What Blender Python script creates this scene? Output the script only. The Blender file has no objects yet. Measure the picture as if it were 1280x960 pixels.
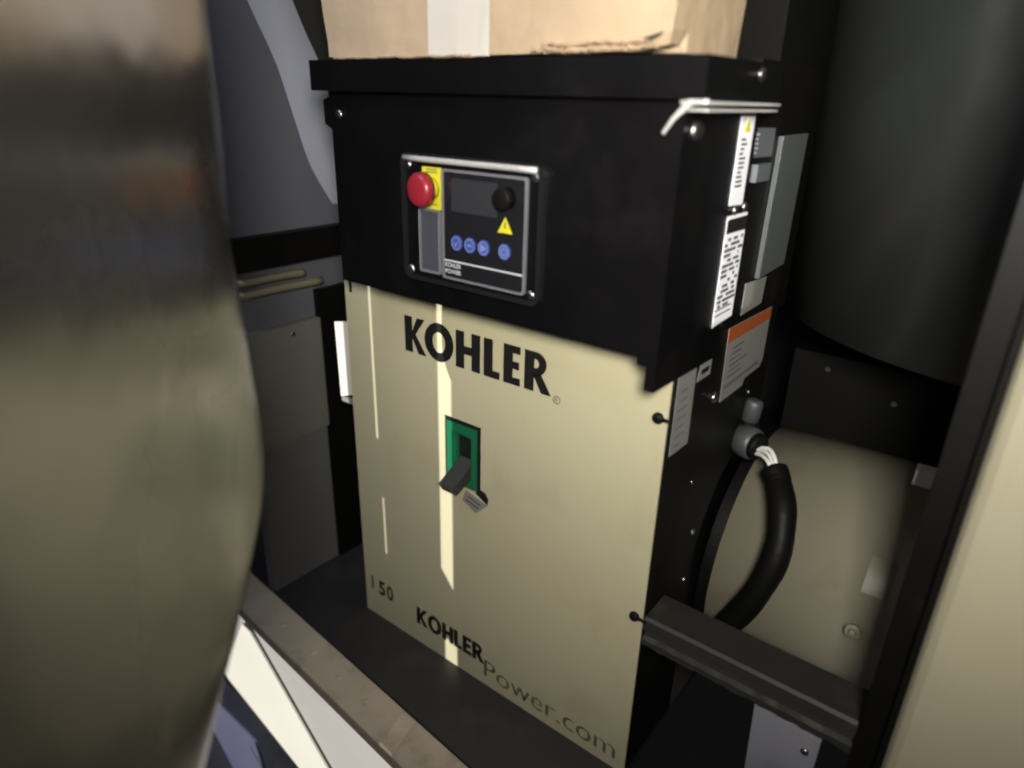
import bpy, bmesh, math, random
from mathutils import Vector, Matrix, noise
random.seed(4)
S = bpy.context.scene
COL = S.collection
R_ = math.radians

# ------------------------------------------------------------------ camera
YAW, PITCH, ROLL, FPX = .65, -.3975, .027, 850.0
cd = bpy.data.cameras.new('camera'); cam = bpy.data.objects.new('camera', cd); COL.objects.link(cam)
fw = Vector((-math.sin(YAW)*math.cos(PITCH), math.cos(YAW)*math.cos(PITCH), math.sin(PITCH)))
rt = Vector((math.cos(YAW), math.sin(YAW), 0)); up = rt.cross(fw)
r2 = rt*math.cos(ROLL) + up*math.sin(ROLL); u2 = -rt*math.sin(ROLL) + up*math.cos(ROLL)
m = Matrix((r2, u2, -fw)).transposed().to_4x4(); m.translation = Vector((.808, -.641, .8755))
cam.matrix_world = m
cd.sensor_width = 36; cd.lens = 36*FPX/1280; cd.clip_start = .02; cd.clip_end = 60
cd.dof.use_dof = True; cd.dof.focus_distance = .92; cd.dof.aperture_fstop = 2.1
S.camera = cam

# ------------------------------------------------------------------ world
w = bpy.data.worlds.new('World'); S.world = w; w.use_nodes = True
w.node_tree.nodes['Background'].inputs[0].default_value = (.55, .52, .5, 1)
w.node_tree.nodes['Background'].inputs[1].default_value = .008

# ------------------------------------------------------------------ lights
SUN = Vector((-.22, .97, -.05)).normalized()
sl = bpy.data.lights.new('sun', 'SUN'); sl.energy = 5; sl.angle = R_(.3); sl.color = (1, .985, .96)
so = bpy.data.objects.new('sun', sl); COL.objects.link(so); so.rotation_euler = SUN.to_track_quat('-Z', 'Y').to_euler()
def area(name, loc, tgt, size, watts, color, sy=None):
    l = bpy.data.lights.new(name, 'AREA'); l.energy = watts; l.color = color; l.size = size
    if sy: l.shape = 'RECTANGLE'; l.size_y = sy
    o = bpy.data.objects.new(name, l); COL.objects.link(o); o.location = loc
    o.rotation_euler = (Vector(tgt)-Vector(loc)).to_track_quat('-Z', 'Y').to_euler(); return o
o = area('key_lamp', (.95, -.78, 1.04), (.56, .0, .90), .18, 6.8, (1, .96, .86)); o.data.spread = R_(100)  # unseen key light near the camera, placed to set the panel's falloff
area('cool_fill', (-.02, -.6, 1.5), (-.15, .1, .85), .3, 3.2, (.66, .74, 1))  # unseen cool fill added to brighten the left wall
o = area('front_glow', (.40, -.90, 1.17), (.85, .3, 1.05), .22, 1.7, (.88, .93, 1)); o.data.spread = R_(100)  # unseen lamp added for the sheen on the round housing, also fill
S.view_settings.view_transform = 'Standard'; S.view_settings.look = 'None'; S.view_settings.gamma = 1
S.view_settings.exposure = 0.0
S.render.engine = 'CYCLES'; S.cycles.filter_width = 2.1

# ------------------------------------------------------------------ materials
def mat(name, col, rough=.5, metal=0., var=.12, vscale=9, bump=.05, bscale=220, spec=.5, coat=0, dirt=None, dscale=5, dlo=.5, dhi=.75, rvar=.08, bdist=.001):
    M = bpy.data.materials.new(name); M.use_nodes = True; nt = M.node_tree; N = nt.nodes; L = nt.links
    b = N['Principled BSDF']; b.inputs['Roughness'].default_value = rough; b.inputs['Metallic'].default_value = metal
    b.inputs['Specular IOR Level'].default_value = spec; b.inputs['Coat Weight'].default_value = coat
    tc = N.new('ShaderNodeTexCoord')
    n = N.new('ShaderNodeTexNoise'); n.inputs['Scale'].default_value = vscale; n.inputs['Detail'].default_value = 7; n.inputs['Roughness'].default_value = .6
    L.new(tc.outputs['Object'], n.inputs['Vector'])
    mx = N.new('ShaderNodeMix'); mx.data_type = 'RGBA'; L.new(n.outputs['Fac'], mx.inputs['Factor'])
    mx.inputs['A'].default_value = tuple(c*(1-var) for c in col)+(1,); mx.inputs['B'].default_value = tuple(min(1, c*(1+var)) for c in col)+(1,)
    out = mx.outputs['Result']
    if dirt:
        n2 = N.new('ShaderNodeTexNoise'); n2.inputs['Scale'].default_value = dscale; n2.inputs['Detail'].default_value = 9; n2.inputs['Roughness'].default_value = .65
        L.new(tc.outputs['Object'], n2.inputs['Vector'])
        mr = N.new('ShaderNodeMapRange'); mr.inputs['From Min'].default_value = dlo; mr.inputs['From Max'].default_value = dhi
        L.new(n2.outputs['Fac'], mr.inputs['Value'])
        m2 = N.new('ShaderNodeMix'); m2.data_type = 'RGBA'; L.new(mr.outputs['Result'], m2.inputs['Factor'])
        L.new(out, m2.inputs['A']); m2.inputs['B'].default_value = tuple(dirt)+(1,); out = m2.outputs['Result']
    L.new(out, b.inputs['Base Color'])
    rr = N.new('ShaderNodeMapRange'); rr.inputs['To Min'].default_value = max(.02, rough-rvar); rr.inputs['To Max'].default_value = min(1, rough+rvar)
    L.new(n.outputs['Fac'], rr.inputs['Value']); L.new(rr.outputs['Result'], b.inputs['Roughness'])
    if bump:
        n3 = N.new('ShaderNodeTexNoise'); n3.inputs['Scale'].default_value = bscale; n3.inputs['Detail'].default_value = 3
        L.new(tc.outputs['Object'], n3.inputs['Vector'])
        bp = N.new('ShaderNodeBump'); bp.inputs['Strength'].default_value = bump; bp.inputs['Distance'].default_value = bdist
        L.new(n3.outputs['Fac'], bp.inputs['Height']); L.new(bp.outputs['Normal'], b.inputs['Normal'])
    return M
M = dict(
 cream=mat('cream_paint', (.50,.46,.305), .38, var=.07, vscale=5, bump=.25, bscale=9, bdist=.004, rvar=.14, dirt=(.36,.31,.20), dscale=7, dlo=.55, dhi=.95),
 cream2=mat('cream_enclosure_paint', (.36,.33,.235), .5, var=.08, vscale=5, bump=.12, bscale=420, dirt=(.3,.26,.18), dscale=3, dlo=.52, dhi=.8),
 creamdull=mat('dull_cream_engine_paint', (.30,.275,.205), .3, var=.1, vscale=6, bump=.2, bscale=300, dirt=(.2,.17,.12), dscale=6, dlo=.55, dhi=.8),
 black=mat('black_powder_coat', (.0036,.0034,.0038), .36, var=.3, rvar=.14, dirt=(.012,.011,.012), dscale=5, dlo=.5, dhi=.85, bump=.25, bscale=900, spec=.2),
 black2=mat('black_paint_dusty', (.004,.0037,.0034), .48, spec=.22, var=.3, bump=.2, bscale=500, dirt=(.018,.016,.013), dscale=8, dlo=.55, dhi=.85),
 rubber=mat('black_rubber', (.005,.005,.0045), .5, spec=.15, var=.2, bump=.3, bscale=200),
 beam=mat('dark_olive_steel', (.026,.024,.021), .5, var=.2, bump=.3, bscale=160, dirt=(.07,.06,.05), dscale=9, dlo=.55, dhi=.8),
 ledge=mat('dark_grey_ledge', (.03,.028,.027), .42, var=.25, vscale=7, bump=.2, bscale=200, dirt=(.06,.052,.042), dscale=9, dlo=.55, dhi=.8),
 rail=mat('stained_tan_rail', (.54,.46,.34), .65, var=.15, vscale=14, bump=.5, bscale=90, dirt=(.20,.15,.10), dscale=11, dlo=.5, dhi=.85),
 greywhite=mat('grey_white_paint', (.36,.34,.315), .55, var=.05, bump=.1, dirt=(.30,.28,.27), dscale=4),
 white=mat('white_sheet', (.66,.63,.54), .5, var=.03, bump=.05),
 lav=mat('lavender_grey_paint', (.24,.24,.29), .45, var=.12, vscale=8, bump=.2, dirt=(.14,.13,.2), dscale=9),
 lavl=mat('light_streak_lavender', (.31,.32,.375), .45, var=.08, vscale=8, bump=.2),
 wallg=mat('grey_brown_wall', (.13,.125,.12), .65, var=.2, vscale=5, bump=.2),
 walll=mat('lavender_wall_sheet', (.115,.115,.135), .42, var=.15, vscale=6, bump=.2),
 olive=mat('olive_grey_plate', (.15,.145,.125), .55, var=.1, vscale=6, bump=.2),
 tan=mat('tan_bar', (.19,.17,.11), .42, var=.1, bump=.2),
 steel=mat('bright_steel', (.6,.6,.62), .28, metal=1, var=.1, bump=.1),
 steeld=mat('dull_steel_screw', (.35,.34,.33), .35, metal=1, var=.2, bump=.2),
 zinc=mat('grey_conduit_fitting', (.08,.09,.093), .45, metal=.3, var=.2, bump=.3),
 red=mat('red_plastic', (.28,.018,.03), .33, var=.08, bump=.03, spec=.6),
 yellow=mat('yellow_label', (.62,.56,.03), .45, var=.04, bump=.02),
 green=mat('green_plastic', (.012,.135,.06), .3, var=.08, bump=.04),
 handle=mat('dark_grey_plastic', (.035,.034,.033), .4, var=.15, bump=.15),
 overlay=mat('black_overlay_film', (.012,.012,.014), .22, var=.1, bump=.02),
 screen=mat('grey_display_glass', (.03,.03,.036), .2, var=.05, bump=0),
 window=mat('grey_blue_legend_strip', (.06,.06,.075), .35, var=.08, bump=.05),
 blue=mat('blue_key', (.04,.065,.27), .35, var=.06, bump=.02),
 ink=mat('black_ink', (.012,.012,.012), .4, var=.1, bump=0),
 inkfade=mat('worn_grey_ink', (.11,.095,.065), .55, var=.5, vscale=60, bump=0),
 whiteink=mat('pale_print', (.55,.55,.6), .4, var=.05, bump=0),
 bluel=mat('pale_blue_print', (.22,.27,.55), .4, var=.05, bump=0),
 label=mat('white_label_paper', (.80,.80,.84), .5, var=.04, bump=.03),
 labelg=mat('dimmed_label_paper', (.22,.22,.21), .5, var=.12, vscale=14, bump=.05),  # white paper greyed in its colour for the weaker light there
 labelb=mat('blue_grey_label', (.09,.10,.105), .45, var=.15, vscale=14, bump=.05),
 orange=mat('orange_label_band', (.36,.085,.025), .5, var=.08, bump=.02),  # orange darkened in its colour for the weaker light on the label
 crimson=mat('crimson_label_band', (.55,.02,.09), .5, var=.05, bump=.02),
 card=mat('brown_cardboard', (.38,.285,.19), .8, var=.16, vscale=18, bump=.9, bscale=26, bdist=.004, spec=.2),
 cardedge=mat('torn_cardboard_edge', (.40,.29,.19), .85, var=.25, vscale=60, bump=.6, bscale=150, spec=.2),
 tape=mat('pale_packing_tape', (.52,.485,.44), .45, var=.07, vscale=20, bump=.3, bscale=60),
 doorsteel=mat('satin_dark_steel', (.33,.325,.32), .26, metal=.96, var=.12, vscale=3, bump=.8, bscale=6, rvar=.12, bdist=.008),
 canister=mat('dark_green_grey_paint', (.028,.031,.030), .30, spec=1.0, var=.18, vscale=4, bump=.4, bscale=60),
 lipwhite=mat('painted_edge_highlight', (.55,.54,.53), .35, metal=.3, var=.15, vscale=30, bump=.1),  # pale colour stands in for light caught on dark edges
 trim=mat('silver_print_trim', (.19,.19,.21), .4, metal=.2, var=.1, bump=0),
 lavd=mat('dark_lavender_metal', (.085,.085,.14), .45, var=.2, bump=.2),
 wire=mat('pale_wire', (.7,.7,.68), .4, var=.05, bump=0),
 dark=mat('dark_interior_metal', (.02,.019,.017), .6, var=.3, bump=.2),
 gobo=mat('gobo_dark', (.06,.055,.05), .7, var=.2, bump=.1),
)

# ------------------------------------------------------------------ helpers
def link(name, bm, mt, parent=None, smooth=False, **p):
    me = bpy.data.meshes.new(name); bmesh.ops.recalc_face_normals(bm, faces=bm.faces); bm.to_mesh(me); bm.free()
    me.materials.append(M[mt]); o = bpy.data.objects.new(name, me); COL.objects.link(o)
    if smooth:
        for f in me.polygons: f.use_smooth = True
    if parent: o.parent = parent
    for k, v in p.items(): o[k] = v
    return o
def T(name, label, cat, loc=(0,0,0), group=None):
    o = bpy.data.objects.new(name, None); COL.objects.link(o); o['label'] = label; o['category'] = cat
    o.empty_display_size = .02
    if group: o['group'] = group
    return o
def bev(bm, r, seg=2):
    if r: bmesh.ops.bevel(bm, geom=[e for e in bm.edges if len(e.link_faces) == 2 and e.calc_face_angle() > .5], offset=r, segments=seg, affect='EDGES', profile=.6)
def box(x0, x1, y0, y1, z0, z1, r=.0, bm=None):
    b = bmesh.new()
    vs = [b.verts.new(c) for c in ((x0,y0,z0),(x1,y0,z0),(x1,y1,z0),(x0,y1,z0),(x0,y0,z1),(x1,y0,z1),(x1,y1,z1),(x0,y1,z1))]
    for f in ((0,3,2,1),(4,5,6,7),(0,1,5,4),(1,2,6,5),(2,3,7,6),(3,0,4,7)): b.faces.new([vs[i] for i in f])
    bev(b, r)
    if bm is None: return b
    me = bpy.data.meshes.new('t'); b.to_mesh(me); b.free(); bm.from_mesh(me); bpy.data.meshes.remove(me); return bm
def prism(pts, fn, d, r=0):
    """pts: 2D outline, fn(a,b,t)->xyz, extruded t=0..d"""
    b = bmesh.new(); n = len(pts)
    A = [b.verts.new(fn(p[0], p[1], 0)) for p in pts]; B = [b.verts.new(fn(p[0], p[1], d)) for p in pts]
    b.faces.new(A[::-1]); b.faces.new(B)
    for i in range(n): b.faces.new((A[i], A[(i+1) % n], B[(i+1) % n], B[i]))
    bmesh.ops.recalc_face_normals(b, faces=b.faces); bev(b, r)
    return b
def joinbm(a, b):
    me = bpy.data.meshes.new('t'); b.to_mesh(me); b.free(); a.from_mesh(me); bpy.data.meshes.remove(me); return a
def cyl(c, axis, rad, h, seg=32, r=0, dome=0):
    b = bmesh.new(); ax = Vector(axis).normalized(); q = ax.to_track_quat('Z', 'Y'); c = Vector(c)
    prof = [(0, 0), (rad, 0), (rad, h)] if not (r or dome) else None
    if dome: prof = [(0,0),(rad,0)] + [(rad*math.cos(a), h-dome+dome*math.sin(a)) for a in [i*math.pi/16 for i in range(8)]] + [(0,h)]
    elif r: prof = [(0,0),(rad,0),(rad,h-r),(rad-r*.3,h-r*.3),(rad-r,h),(0,h)]
    else: prof += [(0,h)]
    rings = []
    for (a, t) in prof:
        if a == 0: rings.append([b.verts.new(c + q @ Vector((0,0,t)))])
        else: rings.append([b.verts.new(c + q @ Vector((a*math.cos(2*math.pi*k/seg), a*math.sin(2*math.pi*k/seg), t))) for k in range(seg)])
    for i in range(len(rings)-1):
        A, B = rings[i], rings[i+1]
        for k in range(seg):
            k2 = (k+1) % seg
            if len(A) == 1: b.faces.new((A[0], B[k], B[k2]))
            elif len(B) == 1: b.faces.new((A[k], A[k2], B[0]))
            else: b.faces.new((A[k], A[k2], B[k2], B[k]))
    return b
def tube(pts, rad, seg=14, sub=6, wob=None):
    P = [Vector(p) for p in pts]; out = []
    for i in range(len(P)-1):
        p0 = P[max(i-1,0)]; p1 = P[i]; p2 = P[i+1]; p3 = P[min(i+2, len(P)-1)]
        for k in range(sub):
            t = k/sub; out.append(.5*((2*p1)+(-p0+p2)*t+(2*p0-5*p1+4*p2-p3)*t*t+(-p0+3*p1-3*p2+p3)*t**3))
    out.append(P[-1]); b = bmesh.new(); rings = []; nrm = Vector((0,1,0))
    for i, p in enumerate(out):
        t = (out[min(i+1,len(out)-1)]-out[max(i-1,0)]).normalized(); nrm = (nrm - t*nrm.dot(t)).normalized(); bi = t.cross(nrm)
        rr = rad*(wob(i) if wob else 1)
        rings.append([b.verts.new(p+nrm*rr*math.cos(2*math.pi*k/seg)+bi*rr*math.sin(2*math.pi*k/seg)) for k in range(seg)])
    for A, B in zip(rings, rings[1:]):
        for k in range(seg): b.faces.new((A[k], A[(k+1)%seg], B[(k+1)%seg], B[k]))
    b.faces.new(rings[0][::-1]); b.faces.new(rings[-1]); return b
FY = lambda y: (lambda a, b, t: (a, y - t, b))      # on a plane facing -Y, proud by t
FX = lambda x: (lambda a, b, t: (x + t, a, b))      # on a plane facing +X, a = depth
def ring(o, i, fn, d):
    b = bmesh.new(); n = len(o)
    L = [[b.verts.new(fn(p[0], p[1], t)) for p in q] for q in (o, i) for t in (0, d)]
    O0, O1, I0, I1 = L
    for k in range(n):
        j = (k+1) % n
        b.faces.new((O1[k], O1[j], I1[j], I1[k])); b.faces.new((O0[k], O0[j], O1[j], O1[k])); b.faces.new((I0[k], I1[k], I1[j], I0[j])); b.faces.new((O0[k], I0[k], I0[j], O0[j]))
    return b
def rect(x0, x1, z0, z1): return [(x0,z0),(x1,z0),(x1,z1),(x0,z1)]
def rrect(x0, x1, z0, z1, r, n=4):
    P = []
    for cx, cz, a in ((x1-r,z0+r,-90),(x1-r,z1-r,0),(x0+r,z1-r,90),(x0+r,z0+r,180)):
        for k in range(n+1): P.append((cx+r*math.cos(R_(a+90*k/n)), cz+r*math.sin(R_(a+90*k/n))))
    return P
def text(s, x, z, h, fn, d=.0004, width=None, off=0.):
    c = bpy.data.curves.new('t', 'FONT'); c.body = s; c.size = 1; c.offset = off; c.resolution_u = 4
    o = bpy.data.objects.new('t', c); COL.objects.link(o); dg = bpy.context.evaluated_depsgraph_get()
    me = bpy.data.meshes.new_from_object(o.evaluated_get(dg)); bpy.data.objects.remove(o); bpy.data.curves.remove(c)
    xs = [v.co.x for v in me.vertices]; x0, x1 = min(xs), max(xs)
    sc = h/.72; sx = sc if width is None else width/(x1-x0)
    b = bmesh.new(); b.from_mesh(me); bpy.data.meshes.remove(me)
    for v in b.verts: v.co = Vector(fn(x+(v.co.x-x0)*sx, z+v.co.y*sc, d))
    return b
def gl(ch, w, h, s):
    """bold sans letter outlines in a w x h cell with stem s, list of bmesh-able (outer, inner or None)"""
    if ch == 'H': return [([(0,0),(s,0),(s,h*.40),(w-s,h*.40),(w-s,0),(w,0),(w,h),(w-s,h),(w-s,h*.62),(s,h*.62),(s,h),(0,h)], None)]
    if ch == 'L': return [([(0,0),(w,0),(w,h*.19),(s,h*.19),(s,h),(0,h)], None)]
    if ch == 'E': return [([(0,0),(w,0),(w,h*.19),(s,h*.19),(s,h*.41),(w*.93,h*.41),(w*.93,h*.60),(s,h*.60),(s,h*.81),(w,h*.81),(w,h),(0,h)], None)]
    if ch == 'K': return [([(0,0),(s,0),(s,h*.42),(w*.66,0),(w*1.04,0),(w*.52,h*.53),(w*.98,h),(w*.62,h),(s,h*.60),(s,h),(0,h)], None)]
    if ch == 'O':
        o = [(w/2+w/2*math.cos(2*math.pi*k/28), h/2+h*.53*math.sin(2*math.pi*k/28)) for k in range(28)]
        i = [(w/2+(w/2-s*1.02)*math.cos(2*math.pi*k/28), h/2+(h*.53-s*.88)*math.sin(2*math.pi*k/28)) for k in range(28)]
        return [(o, i)]
    if ch == 'R':
        cx, cz, ro = w*.55, h*.71, h*.29
        o = [(0,h*.42)]+[(cx+(w*.45)*math.cos(R_(a)), cz+ro*math.sin(R_(a))) for a in range(-90, 91, 18)]+[(0,h)]
        ri = h*.115
        i = [(s,h*.42+h*.175)]+[(cx*.9+(w*.17)*math.cos(R_(a)), cz+ri*math.sin(R_(a))) for a in range(-90, 91, 18)]+[(s,h-h*.175)]
        return [(o, i), ([(0,0),(s,0),(s,h*.421),(0,h*.421)], None), ([(w*.38,h*.45),(w*.80,0),(w*1.25,0),(w*.76,h*.47)], None)]
def letter(name, ch, x0, x1, z0, h, y, mt, parent, s=None):
    w_ = x1-x0; b = bmesh.new()
    for o, i in gl(ch, w_, h, s or h*.235):
        f = lambda a, c, t: (x0+a, y-t, z0+c)
        joinbm(b, prism(o, f, .0007) if i is None else ring(o, i, f, .0007))
    return link(name, b, mt, parent)

# ================================================================== SETTING
# enclosure floor / ledge (dark tray the set stands on), skewed front edge
SK = math.tan(R_(-4.7))
def yl(x, y0): return y0 + x*SK
b = prism([(-.30,1.4),(-.30,yl(-.3,-.098)),(.536,yl(.536,-.098)),(.536,1.4)], lambda a, c, t: (a, c, -t), .02); bev(b, .003)
link('floor', b, 'ledge', kind='structure')
b = box(-1.5, 2.5, -2, -.0, -.62, -.6); link('ground', b, 'lav', kind='structure')
# ceiling & back wall & unseen sheet added behind the camera, slots cut to shape the sun
link('back_wall', box(-1.2, 2.2, 1.4, 1.42, -.1, 2.3), 'dark', kind='structure')
b = box(-.182, -.172, -.085, 1.4, -.02, 2.2, .002); link('side_wall', b, 'walll', kind='structure')

def slot(tx0, tx1, ty, tz0, tz1, gy=-.95):
    k = (ty-gy)/SUN.y
    return (tx0-SUN.x*k, tx1-SUN.x*k, tz0-SUN.z*k, tz1-SUN.z*k)
holes = [*[slot(.190+.0044*q, .190+.0044*(q+1), 0, .182-.0055*q, .63) for q in range(6)], slot(.196, .224, 0, -.004, .045), slot(.0525, .0575, 0, .37, .64), slot(.059, .063, 0, .15, .262),
         slot(-.04, -.012, 0, .40, .57)]
# slot that lights the right side labels: side plane x=.562, y -.07 .. .115
kk = lambda y: .562 - SUN.x*((y+.95)/SUN.y)
kz = -SUN.z*((.05+.95)/SUN.y)
holes.append((kk(-.060), kk(.112), .648+kz, .882+kz))
holes.append(slot(-.6, .45, -.17, -.60, -.018))
gx0, gx1, gz0, gz1 = -1.6, 2.6, -.8, 2.6
xs = sorted({gx0, gx1, *[h[0] for h in holes], *[h[1] for h in holes]})
b = bmesh.new()
for a, c in zip(xs, xs[1:]):
    mid = (a+c)/2; zz = gz0
    for h in sorted([h for h in holes if h[0] < mid < h[1]], key=lambda h: h[2]):
        if h[2] > zz: box(a, c, -.956, -.95, zz, h[2], 0, b)
        zz = max(zz, h[3])
    box(a, c, -.956, -.95, zz, gz1, 0, b)
link('sun_gobo', b, 'gobo', kind='structure')  # added unseen sheet, stops the sun everywhere except at the slots

# ================================================================== GENERATOR
G = T('generator_set', 'black and cream generator unit with KOHLER front panel and green framed breaker switch', 'generator')
# cream front panel with breaker opening
W_, H_ = .537, .622
b = ring(rect(0, W_, 0, H_), rect(.202, .270, .352, .458), lambda a, c, t: (a, -t+.002, c), .003)
bev(b, .0006, 1)
fp = link('front_panel', b, 'cream', G)
fl = link('panel_flange', box(.0, W_, .0055, .03, .004, H_-.004, .0), 'cream', fp) if False else None
# letters KOHLER
z0, lh = .538, .0525
for ch, a, c in (('K',.128,.168),('O',.167,.221),('H',.2255,.268),('L',.2745,.301),('E',.3075,.334),('R',.341,.374)):
    letter('letter', ch, a, c, z0, lh, -.0012, 'ink', fp, .0146)
o = [(.391+.0055*math.cos(2*math.pi*k/20), .536+.0055*math.sin(2*math.pi*k/20)) for k in range(20)]
i = [(.391+.0046*math.cos(2*math.pi*k/20), .536+.0046*math.sin(2*math.pi*k/20)) for k in range(20)]
b = ring(o, i, FY(-.0012), .0005); joinbm(b, text('R', .3885, .5328, .0065, FY(-.0012), .0005)); link('registered_mark', b, 'inkfade', fp)
# lower print: 150 and the misprinted KOHLERPower.com
for ch, x in (('5', .036), ('0', .0565)): link('model_number', text(ch, x, .0525, .030, FY(-.0012), .0004, width=.0165, off=.025), 'ink', fp)
link('model_number', text('1', .017, .055, .030, FY(-.0012), .0004, off=.01), 'inkfade', fp)
xx = .131
for ch, wd in (('K',.024),('O',.031),('H',.024),('L',.017),('E',.018),('R',.020)):
    letter('letter', ch, xx, xx+wd, .041, .034, -.0012, 'ink', fp, .0078); xx += wd+.0022
b = bmesh.new(); off = [0]
link('web_address', text('Power.com', .281, .018, .037, FY(-.0012), .0004, width=.238, off=-.022), 'inkfade', fp)
link('web_address', text('Power.com', .2835, .0165, .037, FY(-.0010), .0004, width=.238, off=-.022), 'inkfade', fp)
# panel screws at right edge + left notch
for z in (.554, .277):
    s = link('panel_screw', cyl((.526, -.001, z), (0,-1,0), .0068, .006, 20, dome=.004), 'rubber', fp, True)
    link('screw_stem', cyl((.530, -.003, z), (1,0,0), .0022, .012, 12), 'rubber', s, True)
link('panel_clip', box(.014, .0165, -.004, -.001, .603, .6215, 0), 'ink', fp)

# breaker switch
SW = link('breaker_switch', ring(rect(.2042,.2615,.3535,.4500), rect(.2145,.2510,.366,.436), lambda a, c, t: (a, .006-t, c), .0055), 'green', G)
bm_ = link('switch_frame', ring(rect(.2022,.2698,.3522,.4578), rect(.2032,.2625,.3528,.4510), lambda a, c, t: (a, .004-t, c), .0035), 'ink', SW)
link('inner_bezel', ring(rect(.2140,.2515,.3655,.4365), rect(.2180,.2505,.370,.4300), lambda a, c, t: (a, .0125-t, c), .006), 'green', SW)
link('switch_recess', box(.203, .269, .0135, .024, .3535, .4570), 'ink', SW)
# handle: stubby lever pointing out and down
b = bmesh.new()
hd = Vector((-.10, -.84, -.52)).normalized(); hu = Vector((-.05, -.52, .85)).normalized(); hr = Vector((1, 0, 0))
c0 = Vector((.238, .014, .386))
vs = []
for t, wd, th in ((0, .026, .022), (.052, .027, .015)):
    for sx, su in ((-.5,-.5),(.5,-.5),(.5,.5),(-.5,.5)):
        vs.append(b.verts.new(c0+hd*t+hr*wd*sx+hu*th*su))
for f in ((3,2,1,0),(4,5,6,7),(0,1,5,4),(1,2,6,5),(2,3,7,6),(3,0,4,7)): b.faces.new([vs[k] for k in f])
bev(b, .002); link('handle', b, 'handle', SW)
lb = link('switch_label', prism([(.243,.349),(.284,.339),(.262,.317),(.236,.330)], FY(-.0012), .0004), 'labelg', fp)
b = bmesh.new()
for k, (a, c) in enumerate(((.247,.341),(.243,.334))):
    joinbm(b, prism([(a,c),(a+.024,c-.006),(a+.024,c-.0075),(a,c-.0015)], FY(-.0016), .0003))
link('print', b, 'ink', lb, kind='stuff')
link('edge_lug', prism([(.262,.3525),(.284,.341),(.285,.350),(.280,.357),(.270,.360)], FY(-.001), .002), 'ink', fp)

# control box
cb = link('control_box', box(.066, .541, -.055, .130, .640, .8775, .0015), 'black', G)
b = prism([(-.0549,.641),(.10,.641),(.125,.60),(-.006,.6045),(-.0549,.6065)], lambda a, c, t: (.5305+t, a, c), .0108)
link('side_flap', b, 'black', cb)
link('corner_tab', prism([(.5305,.6065),(.5415,.6065),(.5415,.645),(.520,.645),(.520,.632),(.5305,.632)], FY(-.0535), .002), 'black', cb)
link('hinge_tab', prism([(.050,.840),(.068,.832),(.068,.874),(.050,.868)], lambda a, c, t: (a, -.053+t, c), .02), 'black', cb)
def screw(name, x, z, y, r, parent, mt='steeld', ax='y'):
    if ax == 'y': bmq = cyl((x, y, z), (0,-1,0), r, r*.7, 16, dome=r*.5)
    else: bmq = cyl((y, x, z), (1,0,0), r, r*.7, 16, dome=r*.5)
    o = link(name, bmq, mt, parent, True); return o
screw('box_screw', .083, .852, -.055, .0058, cb)
link('washer_screw', cyl((.541, -.035, .853), (1,-.2,0), .0085, .008, 20, dome=.004), 'steeld', cb, True)
# lid with folded lip on the side
lid = link('lid', box(.047, .562, -.068, .118, .8785, .9125, .003), 'black', G)
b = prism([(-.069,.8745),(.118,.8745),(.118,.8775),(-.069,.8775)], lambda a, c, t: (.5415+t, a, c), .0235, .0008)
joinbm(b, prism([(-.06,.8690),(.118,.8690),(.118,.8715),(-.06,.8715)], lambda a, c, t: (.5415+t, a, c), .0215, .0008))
link('side_lip', b, 'lipwhite', lid)  # dark lip coloured pale to stand for light along the fold
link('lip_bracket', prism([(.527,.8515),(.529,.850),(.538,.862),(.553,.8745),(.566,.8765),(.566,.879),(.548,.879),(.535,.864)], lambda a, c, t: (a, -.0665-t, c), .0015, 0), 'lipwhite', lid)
s = screw('lid_screw', .055, .902, .562, .0065, lid, ax='x')

# control panel (tray with curled rim)
cp = link('controller_faceplate', prism(rrect(.199,.398,.671,.812,.008), FY(-.055), .004), 'black', G)
b = ring(rrect(.196,.401,.668,.8155,.011), rrect(.2015,.3955,.6735,.8085,.008), FY(-.055), .008); bev(b, .0012); link('rim', b, 'overlay', cp)
b = tube([(.2015,-.0625,.8095),(.30,-.0625,.8095),(.3935,-.0625,.8095)], .0034, 10, 3); link('rim_highlight_bar', b, 'lipwhite', cp, True)  # pale tube stands in for the highlight on the rim
for a, c in ((.2065,.8015),(.3905,.8025),(.2065,.6795),(.3885,.6795)): screw('corner_screw', a, c, -.0595, .0052, cp, 'steel')
dp = link('display_module', prism(rrect(.262,.3795,.679,.800,.003), FY(-.059), .0022), 'overlay', cp)
link('trim_frame', ring(rrect(.2605,.381,.6775,.8015,.004), rrect(.2632,.3783,.6802,.7988,.003), FY(-.059), .0036), 'trim', dp)
link('trim_line', prism(rect(.2632,.3783,.6985,.7003), FY(-.0612), .0008), 'whiteink', dp)
link('screen', prism(rrect(.275,.341,.7565,.7925,.002), FY(-.0612), .0006), 'screen', dp)
link('rotary_knob', cyl((.3545,-.0612,.7785), (0,-1,0), .0115, .013, 28, r=.002), 'rubber', dp, True)
tr = link('warning_triangle', prism([(.3425,.7415),(.3625,.7415),(.3525,.7585)], FY(-.0612), .0005), 'yellow', dp)
link('exclamation_bar', prism(rect(.3518,.3532,.7465,.7535), FY(-.0617), .0003), 'ink', tr)
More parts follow.
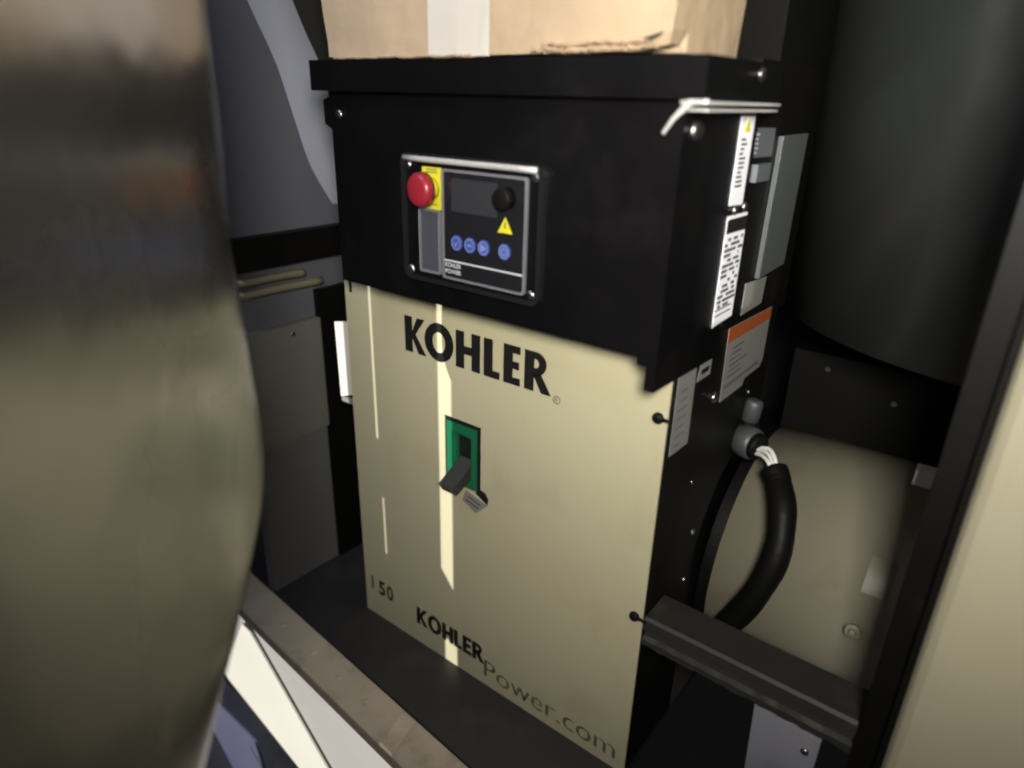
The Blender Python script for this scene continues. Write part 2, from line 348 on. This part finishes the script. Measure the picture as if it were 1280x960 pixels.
for k, x in enumerate((.2835,.3035,.3235,.3530)):
    r = .0085
    bt = link('push_button', prism([(x+r*math.cos(R_(22.5+45*j)), .7215+r*1.08*math.sin(R_(22.5+45*j))) for j in range(8)], FY(-.0612), .0022, .0006), 'blue', dp)
    oo = [(x+r*.85*math.cos(R_(22.5+45*j)), .7215+r*.92*math.sin(R_(22.5+45*j))) for j in range(8)]
    ii = [(x+r*.74*math.cos(R_(22.5+45*j)), .7215+r*.8*math.sin(R_(22.5+45*j))) for j in range(8)]
    g = ring(oo, ii, FY(-.0634), .0003)
    if k == 0: joinbm(g, prism([(x-.004,.7225),(x-.001,.7175),(x+.0045,.726),(x-.001,.7200)], FY(-.0634), .0003))
    if k == 1: joinbm(g, prism(rect(x-.003,x+.003,.7205,.7225), FY(-.0634), .0003))
    if k == 2: joinbm(g, prism([(x-.0035,.717),(x+.005,.7215),(x-.0035,.726)], FY(-.0634), .0003))
    if k == 3:
        o = [(x+.0042*math.cos(R_(30*j)), .7215+.0042*math.sin(R_(30*j))) for j in range(12)]; i = [(x+.0030*math.cos(R_(30*j)), .7215+.0030*math.sin(R_(30*j))) for j in range(12)]
        joinbm(g, ring(o, i, FY(-.0634), .0003))
    link('symbol', g, 'bluel', bt)
b = text('KOHLER', .2645, .6920, .0052, FY(-.0612), .0004, width=.0245, off=.02)
joinbm(b, text('POWER', .2645, .6845, .0050, FY(-.0612), .0004, width=.0245, off=.02)); link('maker_name', b, 'whiteink', dp)
ls = link('legend_strip', prism(rect(.2245,.2535,.6825,.7525), FY(-.059), .0012), 'window', cp)
link('strip_frame', ring(rrect(.222,.2565,.6795,.755,.003), rrect(.2247,.2535,.6825,.7522,.0005), FY(-.059), .0028), 'trim', ls)
yl_ = link('yellow_tag', prism([(.2265,.755),(.258,.755),(.258,.8015),(.2285,.8015)], FY(-.059), .0012), 'yellow', cp)
b = bmesh.new()
for z in (.7985, .7955, .760): joinbm(b, prism(rect(.235,.252,z,z+.0012), FY(-.0603), .0002))
link('print', b, 'inkfade', yl_)
es = link('emergency_stop', cyl((.2435,-.060,.778), (0,-1,0), .0125, .012, 28), 'yellow', cp, True)
prof = cyl((.2405,-.069,.7775), (-.12,-1,0), .0192, .013, 40, r=.005); link('mushroom_head', prof, 'red', es, True)
link('stop_collar', cyl((.2415,-.065,.7775), (0,-1,0), .014, .007, 32), 'red', es, True)

# ---------------- right side skin of the set
pts = [(.003,.0),(.147,.0),(.147,.296),(.165,.335),(.205,.385),(.26,.415),(.34,.44),(.34,.92),(.128,.92),(.128,.63),(.003,.63)]
b = prism(pts, lambda a, c, t: (.5365-t, a, c), .012)
sp = link('side_panel', b, 'black2', G)
link('cabinet_body', box(.004, .52, .030, .140, .002, .62), 'black', G)
def sticker(name, pts, x, mt, parent, **k): return link(name, prism(pts, FX(x), .0006), mt, parent, **k)
def lines(parent, y0, y1, z0, z1, n, x, mt, frac=.5, jit=.3, horiz=True):
    b = bmesh.new(); st = (z1-z0)/n
    for k in range(n):
        a = y0+random.random()*jit*(y1-y0)*.3; c = y1-random.random()*jit*(y1-y0)
        zz = z0+k*st; joinbm(b, prism([(a,zz),(c,zz),(c,zz+st*frac),(a,zz+st*frac)], FX(x), .0003))
    link('print', b, mt, parent, kind='stuff')
XB = .5412
l1 = sticker('warning_label', [(.078,.777),(.116,.775),(.116,.871),(.078,.871)], XB, 'label', cb, label='tall white warning label with crimson top band')
sticker('colour_band', [(.0785,.8665),(.1155,.8665),(.1155,.8705),(.0785,.8705)], XB+.0006, 'crimson', l1)
sticker('warning_symbol', [(.088,.850),(.106,.850),(.097,.863)], XB+.0006, 'yellow', l1)
lines(l1, .084, .104, .795, .846, 11, XB+.0006, 'ink', .45, .5)
l2 = sticker('rating_plate', [(.079,.642),(.137,.644),(.137,.765),(.079,.766)], XB, 'label', cb, label='white rating plate with dense black rows below a black header')
sticker('header', [(.080,.747),(.1365,.746),(.1365,.7615),(.080,.762)], XB+.0006, 'ink', l2)
link('header_text', text('KOHLER', .083, .7495, .009, FX(XB), .0011, width=.048, off=.02), 'whiteink', l2)
b = bmesh.new()
for k in range(14):
    zz = .738-k*.0058; y = .082
    while y < .128:
        ww = random.uniform(.002, .008)
        if random.random() < .62: joinbm(b, prism([(y,zz),(y+ww,zz),(y+ww,zz+.0034),(y,zz+.0034)], FX(XB+.0006), .0003))
        y += ww+.0015
for z in (.660,.6535): joinbm(b, prism([(.081,z),(.128,z),(.128,z+.0015),(.081,z+.0015)], FX(XB+.0006), .0003))
link('print', b, 'ink', l2)
for y, z in ((.096,.771),(.124,.772)): screw('side_screw', y, z, XB, .0055, cb, ax='x')
XS = .5368
pa = sticker('small_plate', [(.136,.822),(.202,.821),(.201,.852),(.138,.853)], XS, 'labelb', sp)
lines(pa, .140, .150, .826, .850, 5, XS+.0006, 'whiteink', .4)
link('catch', box(.5368, .544, .142, .186, .796, .815, .001), 'labelb', sp)
link('cover_strip', prism([(.214,.674),(.311,.678),(.315,.844),(.218,.843)], FX(XS), .006, .001), 'labelb', sp)
sticker('small_plate', [(.184,.632),(.258,.633),(.262,.668),(.184,.673)], XS, 'labelg', sp)
lo = sticker('caution_label', [(.156,.522),(.236,.521),(.24,.530),(.300,.530),(.309,.539),(.309,.617),(.150,.623)], XS, 'labelg', sp, label='large white caution label greyed for weak light with orange top band')
sticker('colour_band', [(.151,.6035),(.3088,.6005),(.3088,.6165),(.1503,.6225)], XS+.0006, 'orange', lo)
lines(lo, .165, .235, .552, .598, 6, XS+.0006, 'ink', .12, .5); lines(lo, .158, .30, .5385, .5445, 2, XS+.0006, 'ink', .25, .1)
ls2 = sticker('small_label', [(.068,.578),(.106,.577),(.107,.621),(.080,.616)], XS, 'labelg', sp); lines(ls2, .078, .102, .584, .612, 2, XS+.0006, 'ink', .45, .1)
ll = sticker('narrow_label', [(.0145,.502),(.0655,.500),(.0622,.600),(.0145,.606)], XS, 'labelg', sp); lines(ll, .02, .05, .51, .59, 7, XS+.0006, 'inkfade', .12, .6)
for y, z, r in ((.132,.538,.0075),(.130,.338,.0042),(.123,.263,.0042),(.10,.43,.003),(.27,.50,.003)): screw('side_bolt', y, z, XS, r, sp, 'steel', 'x')

# ---------------- things around
cx = T('cardboard_box', 'tan cardboard box with pale tape strip lying on the black lid', 'box')
b = box(.065, .520, -.052, .096, .916, 1.17, .002)
bmesh.ops.subdivide_edges(b, edges=b.edges[:], cuts=14, use_grid_fill=True)
for v in b.verts:
    n = noise.noise(v.co*11); v.co += Vector((n*.002, n*.006 if v.co.z > .925 else n*.0015, n*.0015))
    if v.co.z < .93 and v.co.x > .50 and v.co.y < -.03: v.co += Vector((-.004,.005,.006))
    v.co.x += (v.co.z-.916)*(-.04 if v.co.x < .3 else .02)
link('carton', b, 'card', cx)
b = box(.238, .322, -.0555, -.054, .9145, 1.165, 0)
bmesh.ops.subdivide_edges(b, edges=b.edges[:], cuts=5, use_grid_fill=True)
for v in b.verts: v.co.y += noise.noise(v.co*30)*.0011
link('tape', b, 'tape', cx)
def ragged(x0, x1, z0, th, seed, y=-.057, amp=.003):
    random.seed(seed); b = bmesh.new(); n = 40; row = []
    for k in range(n+1):
        x = x0+(x1-x0)*k/n; zz = z0+random.uniform(-1,1)*amp*.5+noise.noise(Vector((x*25,seed,0)))*amp
        t = th*(.6+.5*random.random())
        yy = y+noise.noise(Vector((x*40,seed,3)))*.002
        row.append([b.verts.new((x, yy, zz)), b.verts.new((x, yy-.0015, zz+t*.5)), b.verts.new((x, yy, zz+t)), b.verts.new((x, -.035, zz+t)), b.verts.new((x, -.035, zz))])
    for A, B in zip(row, row[1:]):
        for k in range(5): b.faces.new((A[k], A[(k+1)%5], B[(k+1)%5], B[k]))
    b.faces.new(row[0]); b.faces.new(row[-1][::-1]); return b
link('torn_flap', ragged(.375, .505, .9165, .0045, 3), 'cardedge', cx)
link('torn_flap', ragged(.39, .50, .922, .003, 8, -.0575, .002), 'cardedge', cx)
link('corner_tear', prism([(.494,.9265),(.512,.931),(.509,.9275),(.500,.9235)], FY(-.0505), .004), 'dark', cx)
link('bottom_flap', ragged(.085, .30, .9135, .0028, 5, -.060, .001), 'cardedge', cx)

al = T('alternator', 'dull cream alternator barrel behind the black side panel, cable hanging before it', 'alternator')
yc, zc, rr = .375, .2, .20
b = cyl((.556, yc, zc), (1,0,0), rr, .70, 96); link('barrel', b, 'creamdull', al, True)
lab = bmesh.new(); g = [[lab.verts.new((x, yc+(rr+t)*math.cos(R_(a)), zc+(rr+t)*math.sin(R_(a)))) for x, t in ((.742,-.001),(.742,.0007),(.772,.0007),(.772,-.001))] for a in range(136, 151)]
for A, B in zip(g, g[1:]):
    for k in range(3): lab.faces.new((A[k], A[k+1], B[k+1], B[k]))
link('barrel_label', lab, 'creamdull', al)
for v in (0,):
    ee = cyl((.748, .168, .262), (0,-1,.25), .010, .005, 24, r=.002); e_ = link('cover_boss', ee, 'creamdull', al, True)
    link('plug', cyl((.748, .162, .2635), (0,-1,.25), .005, .005, 20, dome=.003), 'creamdull', e_, True)
link('terminal_block', box(.762, .782, .215, .235, .462, .482, .002), 'wire', al)
link('adapter_ring', cyl((.538, yc, zc), (1,0,0), rr-.004, .020, 72), 'black2', al)

cn = T('round_housing', 'tall dark green grey round housing behind the label side of the generator', 'housing')
b = cyl((.86, .56, .60), (0,0,1), .37, 1.3, 128); link('shell', b, 'canister', cn, True)

bk = T('engine_block', 'black engine block in the gap between cream barrel and round housing', 'engine')
link('block', box(.545, 1.5, .45, 1.2, .0, .52, .01), 'rubber', bk)
link('upper_duct', box(.30, .53, .20, .60, .60, 1.6, .01), 'rubber', bk)
for x, y, z in ((.60,.445,.50),(.70,.445,.47)): link('bolt_head', cyl((x,y,z),(0,-1,0),.004,.004,10), 'steeld', bk)

# harness + fittings
hn = T('cable_harness', 'thick black wrapped cable with pale wires at its grey elbow fitting', 'cable')
b = tube([(.600,.235,.412),(.612,.222,.402),(.632,.190,.378),(.641,.165,.334),(.632,.15,.281),(.609,.15,.22),(.575,.15,.155)], .0180, 18, 14,
         lambda i: 1+.010*math.sin(i*1.57)+.03*math.sin(i*.31))
link('sleeve', b, 'rubber', hn, True)
for k, (a, c) in enumerate(((-.004,.003),(.003,-.002),(.008,.003),(-.009,-.003))):
    link('wire', tube([(.570,.245+a*.3,.427+c),(.585,.240+a,.431+c),(.597,.232+a,.424+c),(.606,.226+a,.405+c)], .0028, 8, 5), 'wire', hn, True)
link('elbow_fitting', cyl((.535,.262,.430), (1,-.35,.05), .0235, .034, 28, r=.007), 'zinc', hn, True)
link('collar', cyl((.562,.252,.4315), (1,-.35,-.1), .0195, .012, 24, r=.003), 'rubber', hn, True)
cf = T('conduit_fitting', 'small grey conduit fitting above the cable elbow on the black side', 'fitting')
link('body', cyl((.545,.27,.452), (.08,.1,1), .0125, .038, 24, r=.005), 'zinc', cf, True)
link('nut', cyl((.545,.27,.448), (.08,.1,1), .015, .010, 6), 'rubber', cf)

# beam to the right
bm2 = T('cross_beam', 'dark steel channel running from the cream panel corner to the black post', 'beam')
b = bmesh.new(); n = 30; row = []
random.seed(9)
for k in range(n+1):
    x = .5385+(.79-.5385)*k/n
    row.append([b.verts.new((x,.056,.280)), b.verts.new((x,.0045,.280)), b.verts.new((x,.0005,.277)), b.verts.new((x,.0005,.262)), b.verts.new((x,.008,.2595)), b.verts.new((x,.006,.250)),
                b.verts.new((x,.0,.247+random.uniform(-.001,.001))), b.verts.new((x,.0,.2385+random.uniform(-.0015,.0015))), b.verts.new((x,.010,.238)), b.verts.new((x,.056,.238))])
for A, B in zip(row, row[1:]):
    for k in range(10): b.faces.new((A[k], A[(k+1)%10], B[(k+1)%10], B[k]))
b.faces.new(row[0][::-1]); b.faces.new(row[-1])
link('channel', b, 'beam', bm2)
tg = T('hanging_plate', 'small lavender grey metal plate with one screw under the dark beam', 'plate')
link('plate', prism([(.683,.226),(.759,.222),(.757,.06),(.690,.06)], lambda a, c, t: (a, .012+t, c), .004, .0008), 'lav', tg)
screw('screw', .746, .196, .012, .0045, tg)
# post + enclosure panel on the right
po = T('corner_post', 'black vertical corner post between the cream barrel and the cream enclosure wall', 'post')
link('post', box(.789, .812, -.004, .05, -.6, 2.2, .003), 'black2', po)
link('seal', box(.812, .818, -.014, .03, -.6, 2.2, .002), 'rubber', po)
ep = T('enclosure_panel', 'large plain cream enclosure wall panel filling the lower right side', 'panel')
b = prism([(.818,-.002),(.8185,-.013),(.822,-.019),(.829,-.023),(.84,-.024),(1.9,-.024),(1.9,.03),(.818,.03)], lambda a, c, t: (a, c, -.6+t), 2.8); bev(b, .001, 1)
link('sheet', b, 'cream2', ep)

# left wall furniture
wb = T('wall_beam', 'black horizontal beam on the left enclosure wall above two tan bars', 'beam')
link('beam', box(-.172, -.150, -.083, .9, .617, .667, .003), 'black2', wb)
for k, (z, yend) in enumerate(((.598,.04),(.578,.075))):
    o = link('tan_bar', tube([(-.158,-.083,z),(-.158,0,z),(-.158,yend,z-.002)], .0068, 12, 4), 'tan', None, True)
    o['label'] = ('short upper tan bar under the black wall beam', 'longer lower tan bar just above the olive wall plate')[k]; o['category'] = 'bar'; o['group'] = 'tan bars on the left wall'
wp = T('wall_plate', 'olive grey square plate on the left wall beside the cream panel', 'plate')
link('plate', box(-.172, -.156, -.083, .064, .302, .512, .002), 'olive', wp)
screw('rivet', .006, .496, -.156, .004, wp, ax='x')
link('wall_shade_sheet', box(-.172, -.160, .066, .9, -.0, .56, .002), 'rubber', None, kind='structure')  # black sheet added where the generator shades the wall
wl = link('wall_lower', box(-.172, -.164, -.083, .064, .002, .2995, .002), 'wallg', None, kind='structure')
br = T('wall_light_streak', 'lavender streak of light, shaped as a curved strip, on the left wall behind the generator box', 'streak')  # streak of light on the wall, put into a pale raised strip
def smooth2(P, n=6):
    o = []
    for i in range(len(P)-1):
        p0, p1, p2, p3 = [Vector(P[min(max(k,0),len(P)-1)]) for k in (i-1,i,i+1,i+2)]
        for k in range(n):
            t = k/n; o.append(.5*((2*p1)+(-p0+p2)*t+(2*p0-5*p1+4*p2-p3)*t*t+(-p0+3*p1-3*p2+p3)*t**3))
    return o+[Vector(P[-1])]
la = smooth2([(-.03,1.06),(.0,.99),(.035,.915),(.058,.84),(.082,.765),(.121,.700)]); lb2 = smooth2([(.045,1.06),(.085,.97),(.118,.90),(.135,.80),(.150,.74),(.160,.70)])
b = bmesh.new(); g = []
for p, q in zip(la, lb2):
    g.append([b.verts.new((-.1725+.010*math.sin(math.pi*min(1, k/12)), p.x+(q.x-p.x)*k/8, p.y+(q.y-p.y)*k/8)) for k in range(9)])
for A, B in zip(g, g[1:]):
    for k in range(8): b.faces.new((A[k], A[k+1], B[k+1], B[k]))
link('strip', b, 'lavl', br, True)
link('upper_corner', prism([(.047,1.06),(.087,.972),(.122,.90),(.139,.80),(.30,.80),(.30,1.06)], lambda a, c, t: (-.172+t, a, c), .003), 'dark', br)
sm = T('edge_marker', 'bright white tag plate sticking out left of the cream panel edge', 'tag')
link('tag', prism([(-.034,.545),(-.0025,.552),(-.0025,.428),(-.032,.418)], lambda a, c, t: (a, .001+t, c), .003), 'white', sm)
link('tag_foot', box(-.031, -.003, .0015, .006, .410, .419), 'labelg', sm)

# sill rail
rl = T('sill_rail', 'stained tan sill rail with round bolts in front of the dark ledge', 'rail')
b = prism([(-.30,yl(-.3,-.103)),(1.0,yl(1.0,-.103)),(1.0,yl(1.0,-.168)),(-.30,yl(-.3,-.168))], lambda a, c, t: (a, c, .006-t), .026, .004)
link('rail', b, 'rail', rl)
for x in (-.075, .02, .095, .165, .27, .37): link('bolt', cyl((x, yl(x,-.136), .005), (0,0,1), .006, .0032, 16, dome=.002), 'rail', rl, True)
sk = T('sill_skirt', 'plain grey white vertical skirt sheet below the tan sill rail', 'skirt')
link('skirt', prism([(-.30,yl(-.3,-.166)),(1.0,yl(1.0,-.166)),(1.0,yl(1.0,-.145)),(-.30,yl(-.3,-.145))], lambda a, c, t: (a, c, -.0205-t), .25, .001), 'greywhite', sk)
wh = T('white_sheet', 'bright white slanting sheet against the sill skirt beside the steel cover', 'sheet')
link('sheet', prism([(-.160,-.019),(-.134,-.020),(.13,-.197),(.20,-.26),(.16,-.36),(.0,-.262),(-.30,-.232)], lambda a, c, t: (a, yl(a,-.170)-t, c), .004, .0008), 'white', wh)
lp = T('floor_bracket', 'bent lavender metal bracket on the ground below the white sheet', 'bracket')
link('upright', prism([(-.30,-.25),(-.125,-.262),(-.10,-.34),(-.11,-.45),(-.22,-.45),(-.30,-.36)], lambda a, c, t: (a, -.186-t, c), .004, .001), 'lavd', lp)
link('flange', prism([(-.125,-.262),(-.085,-.30),(-.085,-.5),(-.11,-.5),(-.105,-.34)], lambda a, c, t: (a, -.200-t, c), .003, .0008), 'lavd', lp)

# left foreground steel cover (bowed, free edge swells and slants back below)
import bisect
D0 = Vector((.42,-.46,0)); U = Vector((.68,-.73,0)).normalized(); Nn = Vector((.73,.68,0)).normalized()
prof = [(.30,.20),(.44,.085),(.452,.057),(.473,.015),(.507,-.080),(.515,-.118),(.549,-.157),(.578,-.165),(.62,-.163),(.703,-.154),(.776,-.147),(.844,-.164),(.93,-.164),(1.05,-.155),(1.4,-.15)]
def edge(z):
    zs = [p[0] for p in prof]; i = max(1, min(len(prof)-1, bisect.bisect(zs, z))); a, c = prof[i-1], prof[i]
    t = (z-a[0])/(c[0]-a[0]); return a[1]+(c[1]-a[1])*t
fc = T('steel_cover', 'large bowed satin steel cover sheet in the left foreground mirroring the generator', 'cover')
b = bmesh.new(); NZ, NS = 80, 40; g = []
for i in range(NZ+1):
    z = .30+.78*i/NZ; e = (edge(z-.02)+edge(z)+edge(z+.02))/3 - .030; r = []
    for j in range(NS+1):
        q = j/NS; s = e+(.27-e)*q**1.4
        bow = -.019*math.exp(-(s-e)/.05) - .05*max(0, .52-z)**1.3
        bow += .0015*noise.noise(Vector((s*9, z*6, 1)))
        p = D0+U*s+Nn*bow; r.append(b.verts.new((p.x, p.y, z)))
    g.append(r)
for i in range(NZ):
    for j in range(NS): b.faces.new((g[i][j], g[i][j+1], g[i+1][j+1], g[i+1][j]))
o = link('sheet', b, 'doorsteel', fc, True)
md = o.modifiers.new('Solidify', 'SOLIDIFY'); md.thickness = .003; md.offset = -1
